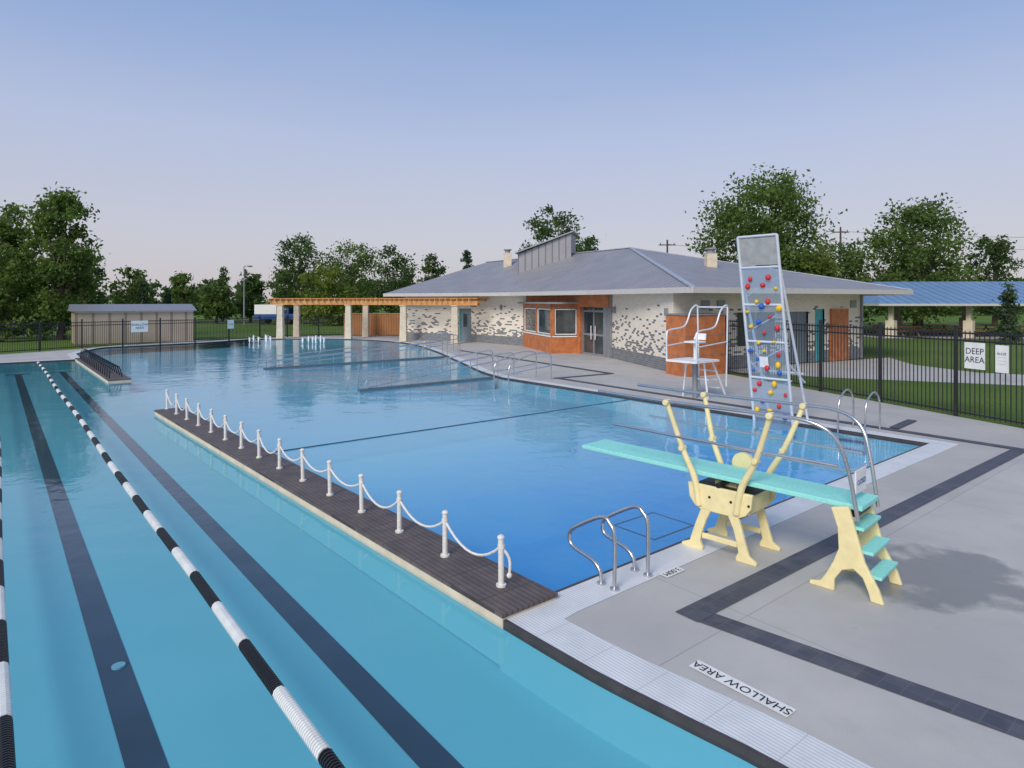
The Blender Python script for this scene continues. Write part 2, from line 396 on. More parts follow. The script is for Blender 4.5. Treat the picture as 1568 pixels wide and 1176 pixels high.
# ------------------------------------------------------------ floating walkway, posts, rope
def deckboards():
    m, nt, b = newmat('composite_decking')
    sp = nt.nodes.new('ShaderNodeSeparateXYZ'); nt.links.new(stcoord(nt), sp.inputs[0])
    f = mathn(nt, 'FRACT', mathn(nt, 'MULTIPLY', sp.outputs[1], 16.0)); g = mathn(nt, 'FRACT', mathn(nt, 'MULTIPLY', sp.outputs[0], 1.7))
    ln = mathn(nt, 'MAXIMUM', mathn(nt, 'LESS_THAN', f, .25), mathn(nt, 'LESS_THAN', g, .03))
    base = mixc(nt, remap(nt, noise(nt, 5), .3, .7), (0.095, 0.072, 0.066), (0.155, 0.12, 0.11))
    nt.links.new(mixc(nt, mathn(nt, 'MULTIPLY', ln, .6), base, (.025, .021, .021)), b.inputs['Base Color'])
    b.inputs['Roughness'].default_value = .6; return m
dbm = deckboards()
def walkway(name, s0, s1, t0a, t1a, t0b, t1b):
    mb = MB()
    def slab(z0, z1, g, mi):
        mb.hexa([P(s0+g, t0a+g, z0), P(s1-g, t0b+g, z0), P(s1-g, t1b-g, z0), P(s0+g, t1a-g, z0), P(s0+g, t0a+g, z1), P(s1-g, t0b+g, z1), P(s1-g, t1b-g, z1), P(s0+g, t1a-g, z1)], mi)
    slab(.030, .065, 0, 0); slab(-.07, .029, .012, 1); slab(-.44, -.072, .05, 2)
    return mb.build(name, [dbm, creamcol, floorm], recalc=True)
walkway('floating_walkway', 4.38, 18.05, 3.44, 4.10, 3.12, 3.72)
walkway('floating_walkway', 25.8, 36.7, 3.05, 3.75, 3.0, 3.7)
posts = []
rp = MB()
for i in range(15):
    f = i/14; s_ = 4.83+f*(18.0-4.83); t_ = 3.78-f*.38; b0 = P(s_, t_, .065); posts.append(b0)
    lean = Vector((random.uniform(-.008, .008), random.uniform(-.008, .008), 0))
    rp.tube([b0, b0+Vector((0, 0, .02))], .05, 12); rp.tube([b0+Vector((0, 0, .01)), b0+lean+Vector((0, 0, .46))], .028, 12)
    rp.tube([b0+lean+Vector((0, 0, .46)), b0+lean+Vector((0, 0, .475)), b0+lean+Vector((0, 0, .49))], .036, 12, 0, [.036, .036, .02])
    rp.tube([b0+Vector((0, 0, .36)), b0+Vector((0, 0, .40))], .036, 10)
for i in range(14):
    a = posts[i]+Vector((0, 0, .38)); b = posts[i+1]+Vector((0, 0, .38)); sag = random.uniform(.12, .25)
    rp.tube([a.lerp(b, j/10)-Vector((0, 0, sag*4*(j/10)*(1-j/10))) for j in range(11)], .013, 6)
a = posts[0]+Vector((0, 0, .38)); rp.tube(cr([a, a+P(-.05, .06, -.12), a+P(-.05, .06, -.28)], 4), .014, 6); rp.ball(a+P(-.05, .06, -.28), .028)
rp.build('rope_barrier', postrope, smooth=True)
mb = MB()
for i in range(17):
    s_ = 26.3+i*.6
    mb.tube(cr([P(s_, 3.15, .06), P(s_+.05, 3.18, .40), P(s_+.2, 3.35, .48), P(s_+.38, 3.5, .40), P(s_+.42, 3.6, .06)], 4), .022, 6)
mb.tube([P(26, 3.2, .3), P(36.4, 3.15, .3)], .02, 6)
mb.build('black_rail_row', blackp, smooth=True)

def lane_rope(t_):
    mb = MB(); s_ = 1.4; seg = .84
    while s_ < 36.4:
        e = min(4.68+seg*(math.floor((s_-4.68+1e-6)/seg)+1), 36.4); black = int(math.floor((s_-4.68+1e-6)/seg)) % 2 == 0
        cnt = max(2, int((e-s_)/.028)); pts = []; rad = []
        for j in range(cnt):
            q = s_+(e-s_)*j/cnt; dz = WZ+.006*math.sin(q*1.7+t_); w = .015*math.sin(q*.5+t_*3)
            for dd, rr in ((0, .022), (.004, .05), (.018, .05), (.022, .022)): pts.append(P(q+dd, t_+w, dz)); rad.append(rr)
        mb.tube(pts, .05, 10, 1 if black else 0, rad); s_ = e
    mb.build('lane_rope', [whitep, blackp], recalc=False)
for t_ in (1.60, 0.05, -1.55): lane_rope(t_)
mb = MB(); mb.tube([P(12.1, 4.1, -.035), P(12.1, 9, -.04), P(12.1, 14.2, -.035)], .012, 6); mb.build('depth_divider_rope', cable)

# pool access ramps with stainless handrails
for nm, s_, t0, t1, ex in (('pool_access_ramp', 18.6, 8.9, 14.2, 1.3), ('pool_access_ramp', 27.0, 8.7, 17.5, 1.6)):
    mb = MB(); mb.bst(s_-.06, s_+.06, t0, t1, -.45, -.04, 0); mb.bst(s_-.085, s_+.085, t0-.03, t1, -.039, .015, 1)
    mb.hexa([P(s_+.1, t0, -.44), P(s_+ex, t0, -.44), P(s_+ex, t1, -.44), P(s_+.1, t1, -.44), P(s_+.1, t0, -.43), P(s_+ex, t0, -.43), P(s_+ex, t1, -.08), P(s_+.1, t1, -.08)], 0)
    for so in (s_, s_+ex):
        for dz in (0, -.22):
            mb.tube(cr([P(so, t0+.2, -.2), P(so, t0+.25, .22+dz), P(so, t0+.6, .30+dz), P(so, (t0+t1)/2, .52+dz), P(so, t1+.2, .80+dz), P(so, t1+.8, .84+dz), P(so, t1+.95, .7+dz), P(so, t1+.95, .3)], 5), .022, 8, 2)
        nq = int((t1-t0)/1.2)
        for q in range(nq+1):
            tq = t0+.6+q*(t1-t0-.4)/nq; mb.tube([P(so, tq, -.4), P(so, tq, .30+.5*(tq-t0-.6)/(t1-t0))], .018, 6, 2)
        mb.tube([P(so, t1+.95, 0), P(so, t1+.95, .4)], .022, 8, 2)
    mb.build(nm, [floorm, M('ramp_kerb_grey', (.12, .14, .15), .6), steel])
def grab(name, s_, tlist, H=.66):
    mb = MB(); prof = [(-.24, 0), (-.24, .5), (-.18, .63), (-.06, H), (.3, .46), (.38, .36), (.33, .26), (.05, .2), (-.05, .12), (-.07, 0)]
    for t_ in tlist:
        mb.tube(cr([P(s_+a, t_, z) for a, z in prof], 6), .02, 10)
        for a in (-.24, -.07):
            p = P(s_+a, t_, .004); mb.tube([p, p+Vector((0, 0, .02))], .045, 12)
    mb.build(name, steel, smooth=True)
grab('pool_grab_rail', 4.42, (4.66, 5.16))
def ladder(name, s0, t_, H=.85):
    mb = MB()
    for ds in (0, .55):
        mb.tube(cr([P(s0+ds, t_+.6, 0), P(s0+ds, t_+.6, H*.7), P(s0+ds, t_+.4, H), P(s0+ds, t_+.1, H*.95), P(s0+ds, t_-.12, H*.6), P(s0+ds, t_-.15, -.4)], 6), .02, 10)
    for z in (-.15, -.35): mb.tube([P(s0, t_-.15, z), P(s0+.55, t_-.15, z)], .03, 6)
    mb.build(name, steel, smooth=True)
ladder('pool_ladder', 5.75, 14.3, .82)
mb = MB()
for s_, t_ in ((16.7, 14.2), (17.5, 14.2), (28.6, 18.3), (29.6, 18.7), (31, 19.2)):
    mb.tube(cr([P(s_, t_-.8, -.2), P(s_, t_-.8, .5), P(s_, t_-.5, .75), P(s_, t_+.3, .95), P(s_, t_+.9, .95), P(s_, t_+1.1, .8), P(s_, t_+1.1, 0)], 5), .022, 8)
    mb.tube([P(s_, t_-.7, .35), P(s_, t_+1.1, .5)], .018, 6)
mb.build('stair_handrail', steel, smooth=True)

# ------------------------------------------------------------ diving board
db = empty('diving_board')
ax = (Vector(P(6.02, 6.30))-Vector(P(2.72, 6.62))); ax.z = 0; ax.normalize()
sd = Vector((-ax.y, ax.x, 0))
if sd.dot(Vector((*D2, 0))) < 0: sd = -sd
O = Vector(P(2.72, 6.62))
def Q(a, b, z): return O+ax*a+sd*b+Vector((0, 0, z))
def qbox(mb, a0, a1, b0, b1, z0, z1, mi=0, dz=0):
    mb.hexa([Q(a0, b0, z0), Q(a1, b0, z0+dz), Q(a1, b1, z0+dz), Q(a0, b1, z0), Q(a0, b0, z1), Q(a1, b0, z1+dz), Q(a1, b1, z1+dz), Q(a0, b1, z1)], mi)
mb = MB(); qbox(mb, -.08, 3.32, -.25, .25, .80, .85, 0, .04)
mb.build('board', aqua, db, bevel=.008)
mb = MB()
for sgn in (-1, 1):
    b = .27*sgn; th = sd*.045*sgn
    def pr(pl): mb.prism([Q(a-2.72, b, z) for a, z in pl], th)
    pr([(3.68, .74), (4.44, .74), (4.42, .58), (4.36, .50), (4.28, .46), (3.84, .46), (3.76, .50), (3.70, .58)])
    pr([(3.84, .465), (3.96, .465), (3.90, .34), (3.86, .20), (3.84, .10), (3.87, .04), (3.87, .0), (3.64, .0), (3.64, .035), (3.72, .08), (3.76, .20), (3.80, .34)])
    pr([(4.28, .465), (4.16, .465), (4.22, .34), (4.27, .20), (4.29, .10), (4.26, .04), (4.26, .0), (4.52, .0), (4.52, .035), (4.42, .08), (4.38, .20), (4.33, .34)])
    mb.prism([Q(a-2.72, b+.006*sgn, z) for a, z in [(3.86, .14), (4.27, .14), (4.27, .20), (3.86, .20)]], sd*.03*sgn)
    b2 = .27*sgn
    pl = [(2.44, 0), (2.55, 0), (2.57, .08), (2.62, .20), (2.70, .26), (2.80, .22), (2.87, .11), (2.87, .04), (2.87, 0), (3.10, 0), (3.10, .035), (3.00, .06), (2.95, .14), (2.88, .28), (2.83, .42), (2.84, .62), (2.90, .80), (2.74, .84), (2.68, .62), (2.60, .34), (2.48, .12)]
    mb.prism([Q(a-2.72, b2, z) for a, z in pl], sd*.045*sgn)
    for a0, a1 in ((4.30-2.72, 4.64-2.72), (3.86-2.72, 3.44-2.72)):
        p0 = Q(a0, .31*sgn, .5); p1 = Q((a0*.45+a1*.55), .35*sgn, 1.12); p2 = Q(a1, .43*sgn, 1.63)
        c_ = cr([p0, Q(a0*.85+a1*.15, .32*sgn, .8), p1, p2], 4)
        mb.tube(c_, .033, 8, 0, [.045-.017*i/(len(c_)-1) for i in range(len(c_))])
        mb.tube([p2-sd*.05, p2+sd*.05], .036, 10); mb.tube([p1-sd*.05, p1+sd*.05], .034, 10)
qbox(mb, 1.02, 1.66, -.265, .265, .50, .70)
qbox(mb, 1.24, 1.5, -.1, .1, .70, .765)
mb.build('stand', cream, db, bevel=.01)
mb = MB()
for a, z in ((-.20, .2), (-.13, .41), (-.05, .62)):
    qbox(mb, a-.05, a+.08, -.265, .265, z, z+.03)
mb.build('steps', aqua, db, bevel=.005)
mb = MB(); mb.tube([Q(1.35, .27, .90), Q(1.35, .32, .90)], .13, 20); mb.build('fulcrum_wheel', cream, db)
mb = MB()
mb.tube([Q(1.35, -.32, .77), Q(1.35, .28, .77)], .028, 12); qbox(mb, -.02, .12, -.2, .2, .72, .795); qbox(mb, 1.0, 1.68, -.2, .2, .705, .715)
for a in (1.0, 1.2, 1.45, 1.62): mb.tube([Q(a, -.325, .62), Q(a, -.31, .62)], .014, 8)
mb.build('fulcrum_roller', blackp, db)
mb = MB()
for sgn in (-1, 1):
    zt = 1.64
    mb.tube(cr([Q(2.9, .43*sgn, zt+.02), Q(1.9, .43*sgn, zt), Q(.8, .43*sgn, zt), Q(.35, .42*sgn, zt-.02), Q(.12, .38*sgn, zt-.15), Q(.02, .33*sgn, 1.2), Q(-.06, .30*sgn, .72)], 7), .019, 10)
    mb.tube([Q(2.7, .40*sgn, 1.27), Q(1.8, .39*sgn, 1.25), Q(.1, .36*sgn, 1.22)], .016, 8)
mb.tube([Q(2.2, .37, 1.05), Q(.1, .33, 1.02)], .014, 8)
mb.tube([Q(.02, -.33, 1.16), Q(.02, .33, 1.16)], .006, 6)
mb.build('guard_rails', steel, db, smooth=True)
mb = MB(); qbox(mb, .0, .012, -.16, .14, .93, 1.15); mb.build('closed_notice', whitep, db)
text('notice_text', 'CLOSED', .068, Q(-.004, -.01, 1.03), sd, (0, 0, 1), M('blue_ink', (0.03, .08, .35), .6), db)

# ------------------------------------------------------------ climbing wall
cw = empty('poolside_climbing_wall')
s0, s1 = 7.25, 8.2
def C(u, z):
    t_ = 14.05-(z)*0.165
    return P(s1-(s1-s0)*u, t_, z)
nrm = Vector((-D2[0], -D2[1], .15)).normalized()
mb = MB()
for u in (0, 1):
    mb.tube([C(u, -.25), C(u, 4.25)], .034, 8)
    ss = s1-(s1-s0)*u
    mb.tube([C(u, 3.6), P(ss-.0, 14.75, .0)], .030, 8)
    mb.tube([C(u, 1.4), P(ss, 14.6, .9)], .022, 8)
    mb.tube([P(ss, 14.75, 0), P(ss, 14.75, .03)], .09, 10)
for z in (.12, 1.0, 1.85, 2.7, 3.55, 4.25): mb.tube([C(0, z), C(1, z)], .028, 8)
mb.tube([P(s0, 14.55, 1.1), P(s1, 14.55, 1.1)], .025, 8)
for z in (.5, 1.3, 2.1, 2.9): mb.tube([C(0, z)-nrm*.12, C(1, z+.5)-nrm*.12], .014, 6)
mb.build('frame', alu, cw, smooth=True)
mb = MB(); mb.hexa([C(.04, -.2), C(.96, -.2), C(.96, -.2)-nrm*.012, C(.04, -.2)-nrm*.012, C(.04, 3.52), C(.96, 3.52), C(.96, 3.52)-nrm*.012, C(.04, 3.52)-nrm*.012])
mb.build('clear_panel', pc, cw)
mb = MB(); mb.hexa([C(.04, 3.60), C(.96, 3.60), C(.96, 3.60)-nrm*.02, C(.04, 3.60)-nrm*.02, C(.04, 4.21), C(.96, 4.21), C(.96, 4.21)-nrm*.02, C(.04, 4.21)-nrm*.02])
mb.build('top_panel', M('grey_mesh_panel', (.38, .38, .36), .6), cw)
mb = MB(); random.seed(11)
z = .2; i = 0
while z < 3.5:
    for u in ((.13, .5, .86) if i % 2 == 0 else (.3, .70)):
        c = C(u+random.uniform(-.07, .07), z+random.uniform(-.08, .08))+nrm*.03
        mb.ball(c, random.uniform(.045, .075), random.choice((0, 0, 0, 1, 1, 2)), (random.uniform(.7, 1.2), 1, random.uniform(.6, 1.3)))
    z += .24; i += 1
mb.build('climbing_holds', [red, yel, blu], cw, smooth=True)
mb = MB(); mb.hexa([C(.3, 1.25)+nrm*.02, C(.52, 1.25)+nrm*.02, C(.52, 1.25)+nrm*.01, C(.3, 1.25)+nrm*.01, C(.3, 1.5)+nrm*.02, C(.52, 1.5)+nrm*.02, C(.52, 1.5)+nrm*.01, C(.3, 1.5)+nrm*.01])
mb.build('notice', whitep, cw)

# ------------------------------------------------------------ lifeguard chair
mb = MB(); cs, ct = 11.0, 15.6
def G(a, b, z): return P(cs+a, ct+b, z)
for a in (-.42, .42):
    mb.tube([G(a, .1, 0), G(a*.7, .1, 1.05)], .032, 8); mb.tube([G(a, 1.0, 0), G(a*.7, .5, 1.05)], .032, 8)
    mb.tube(cr([G(a*1.2, -.55, 1.05), G(a*1.2, -.55, 1.8), G(a*1.2, -.4, 1.95), G(a*1.2, .3, 2.05), G(a*1.2, .6, 2.5), G(a*1.2, .9, 2.65), G(a*1.2, .95, 2.3), G(a*1.1, .95, .3)], 5), .026, 8)
    mb.tube([G(a*1.2, -.55, 1.5), G(a*1.2, .9, 1.6)], .02, 6)
for z in (.25, .5, .75): mb.beam(G(-.3, .98-z*.4, z), G(.3, .98-z*.4, z), .1, .035)
mb.bst(cs-.5, cs+.5, ct-.6, ct+.55, 1.05, 1.11, 1)
mb.tube([G(0, .1, 1.1), G(0, .1, 1.55)], .05, 10); mb.bst(cs-.22, cs+.22, ct-.12, ct+.3, 1.58, 1.63, 1); mb.hexa([G(-.2, .30, 1.66), G(.2, .30, 1.66), G(.2, .34, 1.66), G(-.2, .34, 1.66), G(-.17, .37, 1.84), G(.17, .37, 1.84), G(.17, .41, 1.84), G(-.17, .41, 1.84)], 1)
mb.tube([G(-.5, .93, 2.6), G(.5, .93, 2.6)], .024, 8); mb.tube([G(-.45, .1, .55), G(.45, .1, .55)], .02, 6); mb.tube([G(0, .1, 0), G(0, .1, 1.05)], .08, 10, 2)
mb.build('lifeguard_chair', [alu, whitep, greym], bevel=.003)

# ------------------------------------------------------------ fences
def fence(name, pts, H, pitch=.115, postpitch=2.4):
    mb = MB()
    for i in range(len(pts)-1):
        a = Vector((*pts[i], 0)); b = Vector((*pts[i+1], 0)); L = (b-a).length; d = (b-a)/L
        for z in (.12, H-.28, H-.1): mb.beam(a+Vector((0, 0, z)), b+Vector((0, 0, z)), .035, .04)
        n = max(1, round(L/postpitch))
        for j in range(n+1 if i == len(pts)-2 else n):
            p = a+d*L*j/n; mb.beam(p, p+Vector((0, 0, H+.05)), .075, .075); mb.beam(p+Vector((0, 0, H+.05)), p+Vector((0, 0, H+.08)), .09, .09)
        m_ = int(L/pitch)
        for j in range(1, m_):
            p = a+d*L*j/m_; mb.beam(p+Vector((0, 0, .06)), p+Vector((0, 0, H-.04)), .02, .02)
    return mb.build(name, blackp)
fence('iron_fence', [(8.15, 24.3), (9.5, 19.7), (10.75, 15.5), (11.2, 13.9), (12.6, 8), (13.2, 0)], 2.12)
fence('iron_fence', [(-33, 18), (-26.8, 33), (-25, 37.2), (-20.8, 42), (-17.2, 49.0), (-13, 51), (-8.3, 51.5)], 1.62)
def sign(name, p, d, z, w, h, txt, size):
    d = Vector((*d, 0)).normalized(); n = Vector((d.y, -d.x, 0)); c = Vector((*p, z))+n*.05
    mb = MB(); q = [c-d*w/2-Vector((0, 0, h/2)), c+d*w/2-Vector((0, 0, h/2))]
    mb.hexa([q[0], q[1], q[1]-n*.01, q[0]-n*.01]+[v+Vector((0, 0, h)) for v in (q[0], q[1], q[1]-n*.01, q[0]-n*.01)])
    ob = mb.build(name, whitep)
    if txt: text('lettering', txt, size, c+n*.003, d, (0, 0, 1), blackp, ob)
sign('deep_area_sign', (10.9, 15.03), (.27, -1), 1.50, .50, .62, 'DEEP\nAREA', .2)
sign('fence_notice_sign', (11.06, 14.4), (.27, -1), 1.48, .30, .62, 'RULES\n- - - -\n- - - -\n- - - -', .075)
sign('shallow_area_sign', (-23.0, 39.5), (.66, .75), 1.2, .95, .7, 'SHALLOW\nAREA', .2)
sign('fence_notice_sign', (-19.5, 44.3), (.46, .89), 1.15, .5, .6, 'RULES', .14)

# ------------------------------------------------------------ pool house
ph = empty('pool_house')
A, B, Cc, D, E, F = (-7.7, 45.7), (-2.4, 42.9), (1.0, 39.0), (4.8, 31.2), (6.2, 24.6), (17.0, 31.0)
def uvobj(name, quads, mat, parent):
    me = bpy.data.meshes.new(name); vs = []; fs = []; uvs = []
    for q in quads:
        o = len(vs); vs += [tuple(p[0]) for p in q]; uvs += [p[1] for p in q]; fs.append(tuple(range(o, o+len(q))))
    me.from_pydata(vs, [], fs); l = me.uv_layers.new(name='UVMap')
    for i, u in enumerate(uvs): l.data[i].uv = u
    me.materials.append(mat); ob = bpy.data.objects.new(name, me); scene.collection.objects.link(ob); ob.parent = parent; return ob
wq = []
def wall(a, b, z1, ops=(), u_off=0.0):
    a = Vector((*a, 0)); b = Vector((*b, 0)); L = (b-a).length; d = (b-a)/L
    us = sorted({0, L}|{x for o in ops for x in o[:2]}); zs = sorted({0, z1}|{x for o in ops for x in o[2:]})
    for i in range(len(us)-1):
        for j in range(len(zs)-1):
            um = (us[i]+us[i+1])/2; zm = (zs[j]+zs[j+1])/2
            if any(o[0] < um < o[1] and o[2] < zm < o[3] for o in ops): continue
            wq.append([(a+d*u+Vector((0, 0, z)), (u+u_off, z)) for u, z in ((us[i], zs[j]), (us[i+1], zs[j]), (us[i+1], zs[j+1]), (us[i], zs[j+1]))])
EH = 3.12
wall(A, B, EH, [(4.6, 5.6, 0, 2.25)], 0); wall(B, Cc, EH, [], 6.3)
wall(Cc, D, EH, [(0.0, 8.65, 0, 2.96)], 12); wall(D, E, EH, [], 21.1)
wall(E, F, EH, [(3.6, 6.0, 0.9, 2.3), (7.0, 8.3, 0, 2.3), (8.8, 9.5, 0, 2.4), (9.9, 11.2, 0, 2.4)], 28.3)
wall(F, (20, 43), EH); wall((20, 43), (6, 56), EH); wall((6, 56), (-5, 54), EH); wall((-5, 54), A, EH)
uvobj('walls', wq, brickm, ph)
def along(a, b, u):
    v = Vector((b[0]-a[0], b[1]-a[1])); v = v.normalized()*u; return (a[0]+v.x, a[1]+v.y)
mb = MB()
def infill(a, b, u0, u1, z0, z1, mi, out=-.12, th=.08): mb.wallbox(along(a, b, u0), along(a, b, u1), z0, z1, th, mi, out)
infill(A, B, 4.6, 5.6, 0, 2.25, 0); infill(A, B, 4.95, 5.25, 1.0, 1.9, 1, -.07, .03); infill(A, B, 4.62, 4.72, 0, 2.25, 3, -.05, .06)
infill(E, F, 3.6, 6.0, .9, 2.3, 1); infill(E, F, 7.0, 8.3, 0, 2.3, 0); infill(E, F, 7.62, 7.68, 0, 2.28, 4, -.07, .03)
infill(E, F, 8.8, 9.5, 0, 2.4, 3); infill(E, F, 9.9, 11.2, 0, 2.4, 2, .04, .14)
for u in (1.5, 2.4, 11.5): infill(E, F, u, u+.45, 2.45, 2.8, 4, .02, .06)
for u in (3.55, 4.8, 6.0): infill(E, F, u-.03, u+.03, .9, 2.3, 4, -.06, .06)
infill(Cc, D, -.05, 8.7, 2.45, 3.10, 2, .05, .16)
infill(Cc, D, 5.75, 6.05, 0, 2.45, 2, .03, .14); infill(Cc, D, 8.15, 8.45, 0, 2.45, 4, .02, .1)
infill(Cc, D, 6.05, 8.15, 0, 2.45, 1, -.14, .04)
for u in (6.05, 7.07, 8.07): infill(Cc, D, u, u+.09, 0, 2.42, 4, -.08, .07)
for z in (0, 1.0, 2.2): infill(Cc, D, 6.14, 8.07, z, z+.1, 4, -.085, .05)
infill(Cc, D, 6.9, 6.94, .8, 1.5, 5, -.02, .04); infill(Cc, D, 7.28, 7.32, .8, 1.5, 5, -.02, .04)
infill(Cc, D, 8.45, 8.7, 0, 2.45, 4, 0, .1)
q0, q1, q2 = (0.75, 39.0), (2.12, 33.8), (3.55, 34.0)
for a_, b_, n_ in ((q0, q1, 2), (q1, q2, 1)):
    L = math.dist(a_, b_)
    mb.wallbox(a_, b_, 0, .88, .16, 2); mb.wallbox(a_, b_, 2.40, 2.60, .16, 2)
    mb.wallbox(a_, b_, .88, 2.40, .03, 1, -.03)
    for i in range(n_+1):
        u = i*L/n_; w = .12 if i in (0, n_) else .06
        mb.wallbox(along(a_, b_, max(0, u-w)), along(a_, b_, min(L, u+w)), .885, 2.395, .14, 2)
    mb.wallbox(a_, b_, .86, .92, .24, 5)
    for i in range(n_):
        for zz in (.98, 2.30): mb.wallbox(along(a_, b_, i*L/n_+.14), along(a_, b_, (i+1)*L/n_-.14), zz, zz+.05, .05, 5)
        for uu in (i*L/n_+.14, (i+1)*L/n_-.18): mb.wallbox(along(a_, b_, uu), along(a_, b_, uu+.05), 1.03, 2.30, .05, 5)
mb.prism([(.35, 39.2, 2.61), (1.85, 33.4, 2.61), (3.8, 33.6, 2.61), (3.2, 36, 2.61), (1.2, 39.4, 2.61)], (0, 0, .1), 4)
s_poly = [(5.9, 24.5), (6.3, 23.25), (8.25, 24.5), (8.05, 25.6)]
mb.prism([(*p, 0) for p in s_poly], (0, 0, 2.25), 2); mb.prism([(*p, 2.252) for p in offset(s_poly, .04)], (0, 0, .05), 4)
for z in (.75, 1.5):
    mb.wallbox(s_poly[0], s_poly[1], z, z+.015, .02, 4); mb.wallbox(s_poly[1], s_poly[2], z, z+.015, .02, 4)
mb.build('doors_and_windows', [slate, glass, orange, teal, greym, whitep], ph)
mb = MB()
for a_, b_, u in ((B, Cc, 2.6), (D, E, .6), (D, E, 6.2)):
    mb.wallbox(along(a_, b_, u), along(a_, b_, u+.12), 2.2, 2.5, .12, 0, .07)
mb.wallbox(along(D, E, .15), along(D, E, .25), 0.02, 3.1, .1, 0, .06); mb.wallbox(along(E, F, 12.3), along(E, F, 12.4), .02, 3.1, .1, 0, .06)
mb.build('wall_lights_and_downpipes', greym, ph)
EZ = 3.27
Lp, bp_, cp, dp_, K, Cr, Gp, Hp, Ip = [Vector((*p, EZ)) for p in ((-9.0, 44.9), (-3.2, 41.7), (-.1, 38.3), (3.6, 30.7), (6.45, 22.9), (18.7, 29.9), (21.5, 44), (7, 58), (-6.5, 55.5))]
R1 = Vector((7.4, 40, 6.07)); R2 = Vector((-2.1, 53, 5.95))
rq = []
def rt(pts, e):
    e = Vector((e.x, e.y, 0)).normalized(); rq.append([(p, (p.dot(e), p.z)) for p in pts])
rt([Lp, bp_, R2], bp_-Lp); rt([bp_, cp, R2], cp-bp_); rt([cp, R1, R2], cp-bp_); rt([cp, dp_, R1], dp_-cp); rt([dp_, K, R1], K-dp_)
rt([K, Cr, R1], Cr-K); rt([Cr, Gp, R1], Gp-Cr); rt([Gp, Hp, R1], Hp-Gp); rt([Hp, R2, R1], Hp-Gp); rt([Hp, Ip, R2], Ip-Hp); rt([Ip, Lp, R2], Lp-Ip)
uvobj('roof', rq, roofm, ph)
mb = MB(); ev = [Lp, bp_, cp, dp_, K, Cr, Gp, Hp, Ip]
for i in range(9):
    a_, b_ = ev[i], ev[(i+1) % 9]; mb.wallbox(a_[:2], b_[:2], EZ-.20, EZ+.015, .05, 0, .02)
mb.add([(v.x, v.y, EZ-.14) for v in ev], [tuple(range(9))], 1)
for a_, b_ in ((K, R1), (R1, R2), (R1, Cr)): mb.beam(a_+Vector((0, 0, .03)), b_+Vector((0, 0, .03)), .2, .05, 2)
mb.build('fascia_and_flashing', [fascia, soffit, M('pale_flashing', (.38, .42, .50), .5, .1)], ph)
a_, b_, c_, d_ = (0.4, 43.6), (4.0, 43.4), (4.6, 46.2), (1.0, 47.5)
bp4 = [Vector((*a_, 4.5)), Vector((*b_, 4.5)), Vector((*c_, 4.5)), Vector((*d_, 4.5))]
tp4 = [Vector((*a_, 5.95)), Vector((*b_, 7.35)), Vector((*c_, 7.4)), Vector((*d_, 6.0))]
qs = []
for i in range(4):
    j = (i+1) % 4; L = (bp4[j]-bp4[i]).length; qs.append([(bp4[i], (0, 0)), (bp4[j], (L, 0)), (tp4[j], (L, 2)), (tp4[i], (0, 2))])
uvobj('clerestory', qs, roofm, ph)
mb = MB(); mb.hexa([Vector((.2, 43.3, 5.98)), Vector((4.15, 43.2, 7.45)), Vector((4.8, 46.4, 7.5)), Vector((.9, 47.7, 6.0)), Vector((.2, 43.3, 6.06)), Vector((4.15, 43.2, 7.53)), Vector((4.8, 46.4, 7.58)), Vector((.9, 47.7, 6.08))]); mb.build('clerestory_roof', M('clerestory_cap', (.34, .35, .37), .5), ph)
mb = MB()
for x, y, z0, z1, r in ((-.33, 48, 4.5, 6.35, .3), (10.0, 32.2, 4.0, 5.15, .25)):
    mb.hexa([Vector((x+i*r, y+j*r, z0)) for i, j in ((-1, -1), (1, -1), (1, 1), (-1, 1))]+[Vector((x+i*r, y+j*r, z1)) for i, j in ((-1, -1), (1, -1), (1, 1), (-1, 1))])
    mb.tube([(x, y, z1), (x, y, z1+.2)], .2, 12, 1); mb.tube([(x, y, z1+.2), (x, y, z1+.28)], .3, 12, 1)
mb.build('roof_vents', [creamcol, greym], ph, bevel=.01)

# ------------------------------------------------------------ pergola
pg = empty('pergola')
cols = [(-17, 47), (-11.9, 46.6), (-7.4, 43.6), (-3.7, 41.3)]
line = [(-17.7, 47.0), (-11.9, 46.6), (-7.4, 43.6), (-3.7, 41.3), (-2.1, 40.4)]
mb = MB()
for x, y in cols+[(-16.6, 49.4), (-11.2, 49.0)]:
    mb.hexa([Vector((x+i*.24, y+j*.24, 0)) for i, j in ((-1, -1), (1, -1), (1, 1), (-1, 1))]+[Vector((x+i*.19, y+j*.19, 2.42)) for i, j in ((-1, -1), (1, -1), (1, 1), (-1, 1))])
    mb.hexa([Vector((x+i*.25, y+j*.25, 2.421)) for i, j in ((-1, -1), (1, -1), (1, 1), (-1, 1))]+[Vector((x+i*.25, y+j*.25, 2.48)) for i, j in ((-1, -1), (1, -1), (1, 1), (-1, 1))])
mb.build('columns', creamcol, pg, bevel=.015)
mb = MB()
for i in range(len(line)-1):
    a_, b_ = line[i], line[i+1]; L = math.dist(a_, b_); d = Vector((b_[0]-a_[0], b_[1]-a_[1], 0)).normalized(); n = Vector((-d.y, d.x, 0))
    for o in (-.12, .12, 2.3):
        mb.wallbox(a_, b_, 2.485, 2.76, .07, 0, -o)
    k = int(L/.42)
    for j in range(k):
        p = Vector((*a_, 2.84))+d*(L*j/k); mb.beam(p-n*.45, p+n*2.7, .05, .15)
    for o in (-.2, .5, 1.2, 1.9): mb.wallbox(a_, b_, 2.916, 2.96, .045, 0, -o)
mb.build('beams', wood, pg)
